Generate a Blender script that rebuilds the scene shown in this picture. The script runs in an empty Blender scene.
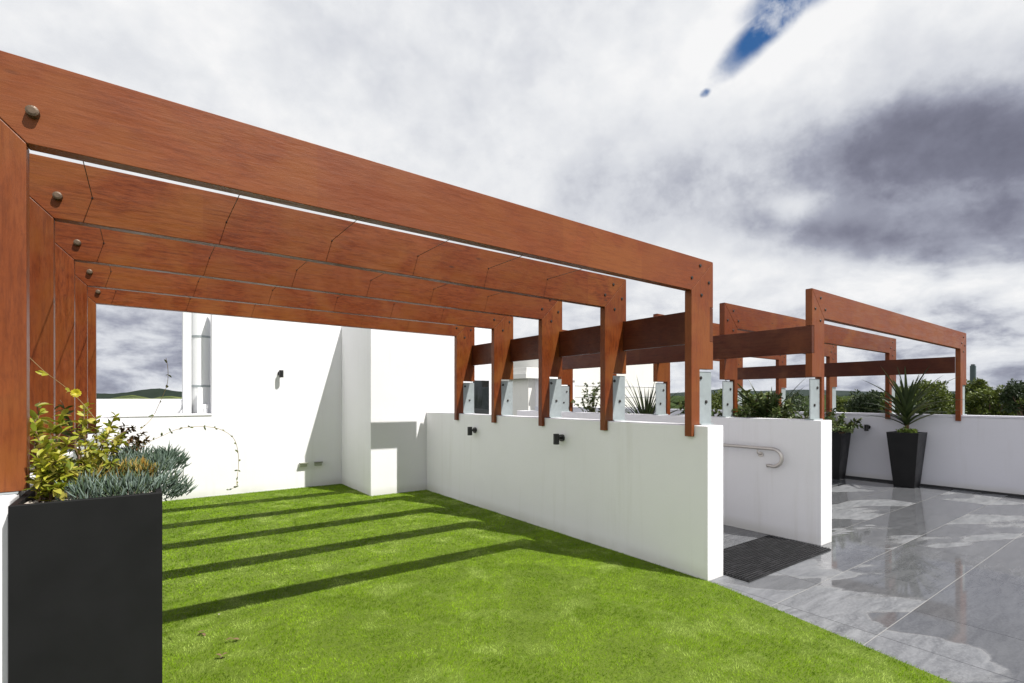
import bpy, bmesh, math, random
import numpy as np
from mathutils import Vector, Matrix, noise

random.seed(7)
rng = np.random.default_rng(7)
C = bpy.context.scene.collection
sc = bpy.context.scene

# ------------------------------------------------------------------ camera
F_PX, CX, HY = 509.5, 512.0, 398.0
YAW = math.atan(369 / 509.5)
EYE = 1.4
cam = bpy.data.cameras.new('camera')
camo = bpy.data.objects.new('camera', cam)
C.objects.link(camo)
camo.location = (0, 0, EYE)
camo.rotation_euler = (math.pi / 2, 0, -YAW)
cam.sensor_width = 36
cam.lens = 36 * F_PX / 1024
cam.shift_y = (HY - 341.5) / 1024
cam.clip_start = 0.05
cam.clip_end = 30000
sc.camera = camo

# ------------------------------------------------------------------ sun and sky
SUN = Vector((0.275, -0.63, 1.0)).normalized()
sl = bpy.data.lights.new('sun', 'SUN')
sl.energy = 5.0
sl.angle = math.radians(0.53)
sl.color = (1.0, 0.968, 0.915)
slo = bpy.data.objects.new('sun', sl)
C.objects.link(slo)
slo.location = (3, -6, 12)
slo.rotation_euler = SUN.to_track_quat('Z', 'Y').to_euler()

sc.view_settings.view_transform = 'Standard'
sc.view_settings.look = 'None'
sc.view_settings.exposure = 0.33
sc.view_settings.gamma = 1.0
sc.view_settings.use_curve_mapping = False
sc.render.engine = 'CYCLES'
sc.cycles.max_bounces = 8
sc.cycles.use_denoising = True


class NT:
    """tiny node helper"""
    def __init__(self, tree):
        self.t = tree
        self.n = tree.nodes
        self.l = tree.links

    def add(self, typ, **kw):
        n = self.n.new(typ)
        for k, v in kw.items():
            setattr(n, k, v)
        return n

    def put(self, sock, v):
        if isinstance(v, bpy.types.NodeSocket):
            self.l.new(v, sock)
        else:
            if hasattr(sock, 'default_value'):
                try:
                    sock.default_value = v
                except Exception:
                    sock.default_value = (v[0], v[1], v[2], 1)

    def math(self, op, a, b=0.0, c=None, clamp=False):
        n = self.add('ShaderNodeMath', operation=op, use_clamp=clamp)
        self.put(n.inputs[0], a)
        self.put(n.inputs[1], b)
        if c is not None:
            self.put(n.inputs[2], c)
        return n.outputs[0]

    def vmath(self, op, a, b=(0, 0, 0)):
        n = self.add('ShaderNodeVectorMath', operation=op)
        self.put(n.inputs[0], a)
        self.put(n.inputs[1], b)
        return n

    def noise(self, vec, scale, detail=4, rough=0.5, dist=0.0):
        n = self.add('ShaderNodeTexNoise')
        self.put(n.inputs['Vector'], vec)
        n.inputs['Scale'].default_value = scale
        n.inputs['Detail'].default_value = detail
        n.inputs['Roughness'].default_value = rough
        n.inputs['Distortion'].default_value = dist
        return n.outputs['Fac']

    def mapr(self, v, a, b, c=0.0, d=1.0, smooth=True):
        n = self.add('ShaderNodeMapRange')
        n.interpolation_type = 'SMOOTHSTEP' if smooth else 'LINEAR'
        self.put(n.inputs[0], v)
        for i, x in zip((1, 2, 3, 4), (a, b, c, d)):
            self.put(n.inputs[i], x)
        return n.outputs[0]

    def mix(self, fac, a, b, blend='MIX'):
        n = self.add('ShaderNodeMix', data_type='RGBA', blend_type=blend)
        self.put(n.inputs[0], fac)
        for s, v in ((n.inputs[6], a), (n.inputs[7], b)):
            if isinstance(v, bpy.types.NodeSocket):
                self.l.new(v, s)
            else:
                s.default_value = (v[0], v[1], v[2], 1)
        return n.outputs[2]

    def ramp(self, fac, stops):
        n = self.add('ShaderNodeValToRGB')
        e = n.color_ramp.elements
        while len(e) < len(stops):
            e.new(0.5)
        for el, (p, c) in zip(e, stops):
            el.position = p
            el.color = (c[0], c[1], c[2], 1)
        self.put(n.inputs[0], fac)
        return n.outputs[0]

    def scale(self, vec, s):
        n = self.add('ShaderNodeMapping')
        self.put(n.inputs['Vector'], vec)
        n.inputs['Scale'].default_value = s
        return n.outputs[0]


world = bpy.data.worlds.new('World')
sc.world = world
world.use_nodes = True
w = NT(world.node_tree)
w.n.clear()
out = w.add('ShaderNodeOutputWorld')
sky = w.add('ShaderNodeTexSky', sky_type='NISHITA')
sky.sun_disc = False
sky.sun_elevation = math.asin(SUN.z)
sky.sun_rotation = math.atan2(SUN.x, SUN.y)
sky.air_density = 1.0
sky.dust_density = 0.1
sky.ozone_density = 2.5
bg1 = w.add('ShaderNodeBackground')
w.l.new(w.mix(1.0, sky.outputs[0], (0.42, 0.80, 1.12), 'MULTIPLY'), bg1.inputs[0])
bg1.inputs[1].default_value = 0.07
tc = w.add('ShaderNodeTexCoord')
D = tc.outputs['Generated']
sep = w.add('ShaderNodeSeparateXYZ')
w.l.new(D, sep.inputs[0])
zz = w.math('ADD', w.math('MAXIMUM', sep.outputs[2], 0.0), 0.13)
px_ = w.math('DIVIDE', sep.outputs[0], zz)
py_ = w.math('DIVIDE', sep.outputs[1], zz)
cmb = w.add('ShaderNodeCombineXYZ')
w.l.new(px_, cmb.inputs[0])
w.l.new(py_, cmb.inputs[1])
PL = cmb.outputs[0]
big = w.noise(PL, 0.75, 6, 0.52, 0.25)
soft = w.noise(w.vmath('ADD', D, (3.1, 1.7, 0.4)).outputs[0], 2.3, 4, 0.5, 0.35)
puff = w.noise(w.scale(w.vmath('ADD', D, (1.4, 0.3, 2.2)).outputs[0], (1, 1, 1.25)), 5.2, 8, 0.58, 0.1)
fine = w.noise(w.scale(D, (1, 1, 1.25)), 15.0, 9, 0.62, 0.2)
low = w.noise(w.scale(D, (1.0, 1.0, 2.3)), 8.0, 8, 0.6, 0.25)


def dirn(v):
    return Vector(v).normalized()


def blob(center, ru, rv, tilt=0.0, soft_=0.35, wob=0.25, nz=None):
    """elliptical patch of the sky dome around a direction; returns 0..1"""
    c = dirn(center)
    u = Vector((c.y, -c.x, 0)).normalized()
    v = u.cross(c).normalized()
    if v.z < 0:
        v = -v
    ct, st = math.cos(tilt), math.sin(tilt)
    u2 = u * ct + v * st
    v2 = -u * st + v * ct
    a = w.vmath('DOT_PRODUCT', D, tuple(u2)).outputs['Value']
    b = w.vmath('DOT_PRODUCT', D, tuple(v2)).outputs['Value']
    front = w.vmath('DOT_PRODUCT', D, tuple(c)).outputs['Value']
    a = w.math('POWER', w.math('ABSOLUTE', w.math('DIVIDE', a, ru)), 2.0)
    b = w.math('POWER', w.math('ABSOLUTE', w.math('DIVIDE', b, rv)), 2.0)
    d = w.math('SQRT', w.math('ADD', a, b))
    n_ = w.math('MULTIPLY', w.math('SUBTRACT', nz if nz else fine, 0.5), wob * 4)
    d = w.math('ADD', d, n_)
    m = w.mapr(d, 1.0 - soft_, 1.0 + soft_, 1.0, 0.0)
    return w.math('MULTIPLY', m, w.math('GREATER_THAN', front, 0.0))


# cloud brightness
B = w.math('ADD', 0.855, w.math('MULTIPLY', w.math('SUBTRACT', soft, 0.5), 0.50))
B = w.math('ADD', B, w.math('MULTIPLY', w.math('SUBTRACT', w.mapr(puff, 0.36, 0.64), 0.5), 0.15))
B = w.math('ADD', B, w.math('MULTIPLY', w.math('SUBTRACT', fine, 0.5), 0.22))
lowmask = w.mapr(sep.outputs[2], 0.06, 0.30, 1.0, 0.0)
B = w.math('ADD', B, w.math('MULTIPLY', w.math('MULTIPLY', w.math('SUBTRACT', low, 0.50), 1.9), lowmask))
B = w.math('SUBTRACT', B, w.math('MULTIPLY', lowmask, 0.16))
crisp = w.noise(w.scale(D, (1, 1, 1.3)), 8.5, 12, 0.66, 0.0)
B = w.math('ADD', B, w.math('MULTIPLY', w.math('SUBTRACT', w.mapr(crisp, 0.38, 0.62), 0.5), 0.055))
ridg = w.math('ABSOLUTE', w.math('SUBTRACT', w.noise(w.scale(D, (1, 1, 1.3)), 5.0, 10, 0.62, 0.0), 0.5))
B = w.math('ADD', B, w.math('MULTIPLY', w.mapr(ridg, 0.0, 0.12, -1.0, 0.0), 0.045))
for (cen, ru, rv, tilt, amt, so, wo, nz) in (
        ((0.905, 0.215, 0.380), 0.25, 0.105, -0.20, -0.34, 0.85, 0.10, puff),
        ((0.915, 0.225, 0.350), 0.19, 0.060, -0.24, -0.26, 0.50, 0.14, crisp),
        ((0.950, 0.235, 0.240), 0.19, 0.048, -0.20, -0.40, 0.60, 0.16, puff),
        ((0.80, 0.49, 0.31), 0.13, 0.060, -0.1, -0.13, 0.9, 0.2, puff),
        ((0.70, 0.62, 0.33), 0.18, 0.070, -0.1, -0.04, 0.9, 0.2, puff),
        ((0.880, 0.355, 0.292), 0.10, 0.018, -0.30, 0.12, 0.9, 0.30, fine),
        ((0.78, 0.34, 0.52), 0.30, 0.10, -0.1, 0.20, 0.7, 0.2, puff),
        ((0.90, 0.38, 0.185), 0.22, 0.045, -0.1, 0.10, 0.7, 0.25, puff),
        ((0.985, 0.13, 0.15), 0.10, 0.030, -0.1, 0.22, 0.6, 0.3, puff),
        ((0.13, 0.864, 0.485), 0.6, 0.30, 0.0, 0.04, 0.9, 0.2, puff),
        ((0.82, 0.52, 0.13), 0.25, 0.06, 0.0, 0.05, 0.8, 0.3, puff),
        ((-0.10, 0.995, 0.13), 0.35, 0.07, 0.0, -0.13, 0.8, 0.3, fine)):
    B = w.math('ADD', B, w.math('MULTIPLY', blob(cen, ru, rv, tilt, so, wo, nz), amt))
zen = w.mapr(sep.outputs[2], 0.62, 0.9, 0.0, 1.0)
B = w.math('SUBTRACT', B, w.math('MULTIPLY', zen, 0.62))  # unseen zenith darkened to deepen the shadows on the turf
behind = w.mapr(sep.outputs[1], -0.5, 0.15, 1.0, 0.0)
# unseen western sky brightened to fill the shaded walls
west_fill = w.math('MULTIPLY', w.mapr(sep.outputs[0], -0.75, -0.35, 1.0, 0.0), w.mapr(sep.outputs[2], 0.5, 0.8, 1.0, 0.0))
B = w.math('ADD', B, w.math('MULTIPLY', west_fill, 0.3))
cloudcol = w.ramp(B, [(0.05, (0.085, 0.088, 0.122)), (0.30, (0.165, 0.170, 0.222)), (0.48, (0.295, 0.308, 0.370)),
                      (0.68, (0.53, 0.545, 0.585)), (0.86, (0.655, 0.665, 0.685)), (1.0, (0.74, 0.74, 0.745))])
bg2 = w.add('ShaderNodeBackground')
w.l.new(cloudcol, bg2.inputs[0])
w.l.new(w.math('ADD', 1.0, w.math('MULTIPLY', west_fill, 0.50)), bg2.inputs[1])
holes = w.math('MAXIMUM', blob((0.745, 0.378, 0.553), 0.086, 0.023, 0.60, 0.40, 0.20, crisp), blob((0.748, 0.345, 0.575), 0.06, 0.024, 0.2, 0.55, 0.22, crisp))
h2 = blob((0.728, 0.479, 0.488), 0.008, 0.006, 0.3, 0.5, 0.3)
h3 = w.math('MULTIPLY', w.mapr(big, 0.60, 0.70), behind)
h4 = w.math('MULTIPLY', w.math('MULTIPLY', w.mapr(big, 0.50, 0.60), zen), 0.8)
hole = w.math('MAXIMUM', w.math('MAXIMUM', holes, h2), w.math('MAXIMUM', h3, h4))
wisp = w.math('MULTIPLY', hole, w.mapr(fine, 0.46, 0.70, 1.0, 0.45))
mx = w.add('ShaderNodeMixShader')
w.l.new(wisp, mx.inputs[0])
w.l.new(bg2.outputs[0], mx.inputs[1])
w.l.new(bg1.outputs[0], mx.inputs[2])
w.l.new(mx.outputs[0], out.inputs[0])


# ------------------------------------------------------------------ helpers
def at(px, py, Y):
    """the point in the plane y = Y on the sight line of a measured pixel"""
    t = (px - CX) / F_PX
    dx = math.sin(YAW) + math.cos(YAW) * t
    dy = math.cos(YAW) - math.sin(YAW) * t
    k = Y / dy
    return Vector((dx * k, Y, EYE + (HY - py) / F_PX * k))


class MB:
    def __init__(self):
        self.v = []
        self.f = []
        self.c = []          # optional per-face random value

    def box(self, a, b):
        x0, y0, z0 = (min(a[i], b[i]) for i in range(3))
        x1, y1, z1 = (max(a[i], b[i]) for i in range(3))
        n = len(self.v)
        self.v += [(x0, y0, z0), (x1, y0, z0), (x1, y1, z0), (x0, y1, z0),
                   (x0, y0, z1), (x1, y0, z1), (x1, y1, z1), (x0, y1, z1)]
        self.f += [tuple(n + i for i in q) for q in
                   ((3, 2, 1, 0), (4, 5, 6, 7), (0, 1, 5, 4), (1, 2, 6, 5), (2, 3, 7, 6), (3, 0, 4, 7))]
        return self

    def prism(self, pts, y0, y1):
        """polygon in xz extruded along y (pts counter-clockwise seen from -y)"""
        n = len(self.v)
        m = len(pts)
        self.v += [(x, y0, z) for x, z in pts] + [(x, y1, z) for x, z in pts]
        self.f.append(tuple(n + i for i in range(m)))
        self.f.append(tuple(n + m + i for i in reversed(range(m))))
        for i in range(m):
            j = (i + 1) % m
            self.f.append((n + j, n + i, n + m + i, n + m + j))
        return self

    def tube(self, pts, r, seg=8, caps=True):
        pts = [Vector(p) for p in pts]
        rs = r if isinstance(r, (list, tuple)) else [r] * len(pts)
        n = len(self.v)
        up = None
        for i, p in enumerate(pts):
            d = (pts[min(i + 1, len(pts) - 1)] - pts[max(i - 1, 0)]).normalized()
            if up is None:
                up = d.orthogonal().normalized()
            up = (up - d * up.dot(d))
            up = up.normalized() if up.length > 1e-6 else d.orthogonal().normalized()
            s = d.cross(up)
            for k in range(seg):
                a = 2 * math.pi * k / seg
                self.v.append(tuple(p + (up * math.cos(a) + s * math.sin(a)) * rs[i]))
        for i in range(len(pts) - 1):
            for k in range(seg):
                k2 = (k + 1) % seg
                self.f.append((n + i * seg + k, n + i * seg + k2, n + (i + 1) * seg + k2, n + (i + 1) * seg + k))
        if caps:
            self.f.append(tuple(n + k for k in reversed(range(seg))))
            self.f.append(tuple(n + (len(pts) - 1) * seg + k for k in range(seg)))
        return self

    def leaf(self, base, d, length, width, nrm, bend=0.3, seg=3, prof='oval', fold=0.15):
        """a leaf as a folded strip growing from base along d"""
        base = Vector(base)
        d = Vector(d).normalized()
        nrm = Vector(nrm)
        nrm = nrm - d * nrm.dot(d)
        nrm = nrm.normalized() if nrm.length > 1e-4 else d.orthogonal().normalized()
        side = d.cross(nrm)
        n = len(self.v)
        p = base.copy()
        for i in range(seg + 1):
            t = i / seg
            if prof == 'oval':
                wd = width * (math.sin(math.pi * min(0.97, max(0.04, t * 0.95 + 0.03)))) ** 0.8
            else:
                wd = width * (1 - t) ** 0.7 * (0.6 + 0.4 * min(1, t * 4)) + width * 0.03
            ang = -bend * t
            dd = (d * math.cos(ang) + nrm * math.sin(ang)).normalized()
            nn = (nrm * math.cos(ang) - d * math.sin(ang))
            self.v += [tuple(p - side * wd * 0.5 + nn * wd * fold), tuple(p), tuple(p + side * wd * 0.5 + nn * wd * fold)]
            p = p + dd * (length / seg)
        for i in range(seg):
            a = n + i * 3
            self.f += [(a, a + 1, a + 4, a + 3), (a + 1, a + 2, a + 5, a + 4)]
        return self

    def build(self, name, mat, parent=None, bevel=0.0, smooth=False, loc=None):
        me = bpy.data.meshes.new(name)
        me.from_pydata(self.v, [], self.f)
        me.update()
        if bevel > 0:
            bm = bmesh.new()
            bm.from_mesh(me)
            bmesh.ops.bevel(bm, geom=[e for e in bm.edges if len(e.link_faces) == 2 and e.calc_face_angle(0) > 0.5],
                            offset=bevel, segments=2, affect='EDGES', profile=0.5)
            bmesh.ops.recalc_face_normals(bm, faces=bm.faces)
            bm.to_mesh(me)
            bm.free()
        o = bpy.data.objects.new(name, me)
        me.materials.append(mat)
        if smooth:
            me.polygons.foreach_set('use_smooth', [True] * len(me.polygons))
        C.objects.link(o)
        if parent is not None:
            o.parent = parent
        if loc is not None:
            o.location = loc
        return o


def tag(o, label=None, cat=None, group=None, kind=None):
    if label:
        o['label'] = label
    if cat:
        o['category'] = cat
    if group:
        o['group'] = group
    if kind:
        o['kind'] = kind
    return o


def empty(name, label, cat, loc=(0, 0, 0), group=None):
    o = bpy.data.objects.new(name, None)
    o.empty_display_size = 0.1
    C.objects.link(o)
    o.location = loc
    return tag(o, label, cat, group)


def copy_tree(o, parent=None):
    c = o.copy()
    C.objects.link(c)
    c.parent = parent
    for ch in [x for x in bpy.data.objects if x.parent == o]:
        copy_tree(ch, c)
    return c


# ------------------------------------------------------------------ materials
def mat(name):
    m = bpy.data.materials.new(name)
    m.use_nodes = True
    t = NT(m.node_tree)
    t.b = t.n['Principled BSDF']
    t.tc = t.add('ShaderNodeTexCoord')
    t.O = t.tc.outputs['Object']
    return m, t


def bump(t, h, strength=0.3, dist=0.01):
    b = t.add('ShaderNodeBump')
    b.inputs['Strength'].default_value = strength
    b.inputs['Distance'].default_value = dist
    t.put(b.inputs['Height'], h)
    t.l.new(b.outputs[0], t.b.inputs['Normal'])


def wood(name, axis, base=(0.178, 0.0385, 0.0070), pale=0.0):
    m, t = mat(name)
    oi = t.add('ShaderNodeObjectInfo')
    r = oi.outputs['Random']
    s = {'x': (1.1, 8, 8), 'y': (8, 1.1, 8), 'z': (8, 8, 1.1)}[axis]
    off = t.add('ShaderNodeCombineXYZ')
    for i in range(3):
        t.l.new(t.math('MULTIPLY', r, 13.0 + 7 * i), off.inputs[i])
    V = t.vmath('ADD', t.O, off.outputs[0]).outputs[0]
    Vs = t.scale(V, s)
    g1 = t.noise(Vs, 3.2, 8, 0.62, 0.9)
    g2 = t.noise(t.scale(V, tuple(3.2 * k if k > 1.2 else 5.0 for k in s)), 3.4, 6, 0.7, 0.2)
    blot = t.noise(t.scale(V, tuple(0.6 if k > 1.2 else 0.5 for k in s)), 5.5, 4, 0.55, 0.5)
    # finger-jointed boards: sections of slightly different timber
    sx = t.add('ShaderNodeSeparateXYZ')
    t.l.new(V, sx.inputs[0])
    al = sx.outputs['xyz'.index(axis)]
    cell = t.math('FLOOR', t.math('MULTIPLY', al, 1.35))
    wn = t.add('ShaderNodeTexWhiteNoise', noise_dimensions='1D')
    t.put(wn.inputs['W'], t.math('ADD', cell, t.math('MULTIPLY', r, 50)))
    cellv = wn.outputs['Value']
    k = t.mix(g1, tuple(x * q for x, q in zip(base, (0.46, 0.40, 0.4))), tuple(min(1, x * q) for x, q in zip(base, (1.5, 1.62, 1.6))))
    k = t.mix(t.mapr(g2, 0.42, 0.66, 0.0, 0.85), k, (base[0] * 0.45, base[1] * 0.38, base[2] * 0.4))
    k = t.mix(t.mapr(blot, 0.38, 0.66, 0.0, 0.75), k, (base[0] * 1.15, base[1] * 1.75, base[2] * 1.7))
    k = t.mix(t.math('MULTIPLY', cellv, 0.48), k, (base[0] * 0.62, base[1] * 0.5, base[2] * 0.55))
    g3 = t.noise(t.scale(V, tuple(22.0 if q > 1.2 else 1.0 for q in s)), 4.0, 5, 0.7)
    k = t.mix(t.mapr(g3, 0.50, 0.68, 0, 0.55), k, (base[0] * 0.42, base[1] * 0.35, base[2] * 0.4))
    # small knots and gum marks
    kn = t.add('ShaderNodeTexVoronoi')
    t.put(kn.inputs['Vector'], t.scale(V, tuple(1.0 if q > 1.2 else 0.35 for q in s)))
    kn.inputs['Scale'].default_value = 6.5
    kw = t.mapr(t.math('ADD', kn.outputs['Distance'], t.math('MULTIPLY', g2, 0.05)), 0.05, 0.10, 0.8, 0.0)
    k = t.mix(kw, k, (0.05, 0.016, 0.007))
    if pale:
        k = t.mix(pale, k, (0.262, 0.076, 0.028))
    # weather staining
    st = t.noise(t.scale(V, (1.2, 1.2, 1.2)), 1.6, 5, 0.6)
    k = t.mix(t.mapr(st, 0.5, 0.75, 0, 0.28), k, (0.25, 0.082, 0.028))
    t.l.new(k, t.b.inputs['Base Color'])
    t.put(t.b.inputs['Roughness'], t.mapr(g1, 0.3, 0.7, 0.34, 0.52))
    t.b.inputs['Specular IOR Level'].default_value = 0.25
    bump(t, t.math('ADD', t.math('MULTIPLY', g1, 0.6), g2), 0.35, 0.003)
    return m


WX = wood('wood_lengthwise_x', 'x')
WXP = wood('wood_weathered_x', 'x', pale=0.33)
WZ = wood('wood_lengthwise_z', 'z')
WZP = wood('wood_weathered_z', 'z', pale=0.28)
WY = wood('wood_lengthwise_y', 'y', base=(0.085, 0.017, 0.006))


def plaster(name, col=(0.80, 0.80, 0.785), stain=0.5):
    m, t = mat(name)
    P = t.add('ShaderNodeNewGeometry').outputs['Position']
    n1 = t.noise(P, 0.9, 5, 0.6)
    n2 = t.noise(t.scale(P, (5, 5, 0.35)), 1.6, 5, 0.6)
    n3 = t.noise(P, 55, 3, 0.6)
    k = t.mix(t.mapr(n1, 0.35, 0.75, 0, 0.35 * stain), col, (col[0] * 0.86, col[1] * 0.865, col[2] * 0.85))
    k = t.mix(t.mapr(n2, 0.52, 0.80, 0, 0.45 * stain), k, (col[0] * 0.80, col[1] * 0.79, col[2] * 0.75))
    # splash line low down
    s = t.add('ShaderNodeSeparateXYZ')
    t.l.new(P, s.inputs[0])
    sp = t.math('MULTIPLY', t.mapr(s.outputs[2], 0.02, 0.14, 1, 0), t.mapr(n1, 0.3, 0.6, 0.1, 0.5))
    k = t.mix(sp, k, (0.50, 0.49, 0.44))
    t.l.new(k, t.b.inputs['Base Color'])
    t.b.inputs['Roughness'].default_value = 0.85
    t.b.inputs['Specular IOR Level'].default_value = 0.2
    bump(t, t.math('ADD', n3, t.math('MULTIPLY', t.noise(P, 6, 3), 2.5)), 0.22, 0.004)
    return m


WHITE = plaster('white_render', (0.80, 0.793, 0.815), 0.9)
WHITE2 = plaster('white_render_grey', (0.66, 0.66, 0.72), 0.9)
FARWHITE = plaster('painted_far_wall', (0.72, 0.71, 0.68), 0.6)


def simple(name, col, rough=0.5, metal=0.0, var=0.15, scale=8.0, spec=0.5, bmp=0.0):
    m, t = mat(name)
    n = t.noise(t.O, scale, 5, 0.6)
    k = t.mix(n, tuple(x * (1 - var) for x in col), tuple(min(1, x * (1 + var)) for x in col))
    t.l.new(k, t.b.inputs['Base Color'])
    t.put(t.b.inputs['Roughness'], t.mapr(n, 0.3, 0.7, rough * 0.85, min(1, rough * 1.15)))
    t.b.inputs['Metallic'].default_value = metal
    t.b.inputs['Specular IOR Level'].default_value = spec
    if bmp:
        bump(t, n, bmp, 0.004)
    return m


GALV = simple('galvanised_steel', (0.34, 0.38, 0.39), 0.5, 0.25, 0.16, 26)
BOLTD = simple('dark_bolt', (0.035, 0.03, 0.028), 0.45, 0.4)
BOLTB = simple('weathered_bolt', (0.10, 0.065, 0.04), 0.5, 0.3, 0.5, 60)
BLACKM = simple('black_metal', (0.018, 0.018, 0.019), 0.35, 0.2, 0.3)
CHAR = simple('charcoal_fibreglass', (0.0085, 0.0085, 0.009), 0.6, 0, 0.25, 5, 0.2, 0.05)
POT = simple('black_pot', (0.009, 0.009, 0.010), 0.45, 0, 0.3, 5, 0.3)
STEEL = simple('brushed_steel', (0.60, 0.565, 0.53), 0.38, 0.85, 0.0, 3)
SOILM = simple('soil', (0.055, 0.04, 0.028), 0.95, 0, 0.5, 40, 0.2, 0.5)
PEB = simple('pebble', (0.40, 0.36, 0.31), 0.7, 0, 0.4, 20)
STEMM = simple('stem', (0.13, 0.075, 0.035), 0.8, 0, 0.3, 30)
PVC = simple('white_pvc', (0.78, 0.79, 0.80), 0.45, 0, 0.05, 4)
GLASSD = simple('dark_glazing', (0.015, 0.018, 0.018), 0.06, 0, 0.5, 3, 0.8)
DARKSTRIP = simple('dark_strip', (0.03, 0.03, 0.032), 0.9)
WIREM = simple('wire_rope', (0.09, 0.06, 0.045), 0.5, 0.3)


def foliage(name, cols, trans=0.25, rough=0.45):
    m, t = mat(name)
    g = t.add('ShaderNodeNewGeometry')
    r = g.outputs['Random Per Island']
    k = t.ramp(r, [(i / max(1, len(cols) - 1), c) for i, c in enumerate(cols)])
    n = t.noise(t.O, 3.0, 3, 0.6)
    k = t.mix(t.mapr(n, 0.3, 0.7, 0.0, 0.35), k, tuple(x * 0.6 for x in cols[0]))
    t.l.new(k, t.b.inputs['Base Color'])
    t.b.inputs['Roughness'].default_value = rough
    t.b.inputs['Specular IOR Level'].default_value = 0.35
    tr = t.add('ShaderNodeBsdfTranslucent')
    t.l.new(t.mix(0.5, k, (cols[-1][0], cols[-1][1], cols[-1][2] * 0.4)), tr.inputs[0])
    ms = t.add('ShaderNodeMixShader')
    ms.inputs[0].default_value = trans
    t.l.new(t.b.outputs[0], ms.inputs[1])
    t.l.new(tr.outputs[0], ms.inputs[2])
    o = t.n['Material Output']
    t.l.new(ms.outputs[0], o.inputs[0])
    return m


LIME = foliage('lime_leaves', [(0.07, 0.11, 0.012), (0.22, 0.28, 0.02), (0.46, 0.46, 0.05), (0.62, 0.54, 0.12), (0.12, 0.16, 0.02), (0.5, 0.46, 0.04)], 0.3)
DARKLEAF = foliage('olive_leaves', [(0.045, 0.075, 0.012), (0.09, 0.12, 0.02), (0.16, 0.16, 0.03), (0.05, 0.08, 0.015)], 0.2)
REDLEAF = foliage('bronze_leaves', [(0.12, 0.05, 0.02), (0.10, 0.09, 0.025), (0.20, 0.09, 0.03), (0.05, 0.07, 0.02)], 0.2)
CHALK = foliage('blue_chalk_fingers', [(0.03, 0.055, 0.035), (0.11, 0.16, 0.125), (0.27, 0.34, 0.30), (0.06, 0.09, 0.03), (0.09, 0.14, 0.09)], 0.05, 0.6)
SEDUM = foliage('sedum_leaves', [(0.12, 0.15, 0.03), (0.40, 0.21, 0.03), (0.50, 0.36, 0.10), (0.14, 0.18, 0.05), (0.22, 0.24, 0.08)], 0.25)
STRAP = foliage('strap_leaves', [(0.018, 0.035, 0.012), (0.035, 0.06, 0.022), (0.06, 0.085, 0.03), (0.10, 0.11, 0.05)], 0.12, 0.35)
BUSH = foliage('bush_leaves', [(0.02, 0.045, 0.012), (0.045, 0.08, 0.02), (0.09, 0.13, 0.035), (0.26, 0.30, 0.15)], 0.2)
TREE1 = foliage('tree_leaves_olive', [(0.03, 0.05, 0.012), (0.07, 0.10, 0.02), (0.13, 0.17, 0.035), (0.18, 0.21, 0.05)], 0.2)
TREE2 = foliage('tree_leaves_dark', [(0.015, 0.03, 0.012), (0.03, 0.05, 0.018), (0.05, 0.075, 0.03)], 0.15)
BARK = simple('bark', (0.12, 0.085, 0.06), 0.9, 0, 0.4, 12, 0.2, 0.6)

# turf
TURF, t = mat('turf_blades')
att = t.add('ShaderNodeAttribute', attribute_name='tint')
P = t.add('ShaderNodeNewGeometry').outputs['Position']
k = t.ramp(att.outputs['Fac'], [(0.0, (0.12, 0.22, 0.004)), (0.35, (0.215, 0.36, 0.008)), (0.7, (0.31, 0.48, 0.020)),
                                (0.95, (0.37, 0.54, 0.05)), (1.0, (0.48, 0.55, 0.14))])
n1 = t.noise(P, 2.2, 4, 0.6)
n2 = t.noise(P, 17.0, 4, 0.65)
k = t.mix(t.mapr(n1, 0.46, 0.60, 0, 0.68), k, (0.12, 0.23, 0.004))
k = t.mix(t.mapr(n2, 0.48, 0.62, 0, 0.60), k, (0.09, 0.18, 0.003))
n3 = t.noise(P, 8.0, 3, 0.6)
k = t.mix(t.mapr(t.noise(t.vmath('ADD', P, (5, 3, 1)).outputs[0], 3.4, 6, 0.66), 0.50, 0.64, 0, 0.62), k, (0.56, 0.68, 0.20))
t.l.new(k, t.b.inputs['Base Color'])
t.b.inputs['Roughness'].default_value = 0.5
t.b.inputs['Specular IOR Level'].default_value = 0.05
tr = t.add('ShaderNodeBsdfTranslucent')
t.l.new(k, tr.inputs[0])
ms = t.add('ShaderNodeMixShader')
ms.inputs[0].default_value = 0.14
t.l.new(t.b.outputs[0], ms.inputs[1])
t.l.new(tr.outputs[0], ms.inputs[2])
t.l.new(ms.outputs[0], t.n['Material Output'].inputs[0])
TURFB = simple('turf_backing', (0.10, 0.15, 0.006), 0.9, 0, 0.4, 30)

# terrace tiles, partly wet
TILE, t = mat('bluestone_tiles')
P = t.add('ShaderNodeNewGeometry').outputs['Position']
s = t.add('ShaderNodeSeparateXYZ')
t.l.new(P, s.inputs[0])
X, Y = s.outputs[0], s.outputs[1]
ay = t.math('DIVIDE', t.math('SUBTRACT', Y, 1.17 - 58.5), 0.585)      # rows along x
fy = t.math('FRACT', ay)
dy = t.math('MULTIPLY', t.math('MINIMUM', fy, t.math('SUBTRACT', 1, fy)), 0.585)
ax = t.math('DIVIDE', t.math('SUBTRACT', X, 3.515 - 60.4), 0.604 * 2)
shift = t.math('MULTIPLY', t.math('MODULO', t.math('FLOOR', ay), 2.0), 0.5)
ax = t.math('ADD', ax, shift)
fx = t.math('FRACT', ax)
dx = t.math('MULTIPLY', t.math('MINIMUM', fx, t.math('SUBTRACT', 1, fx)), 0.604 * 2)
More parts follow.
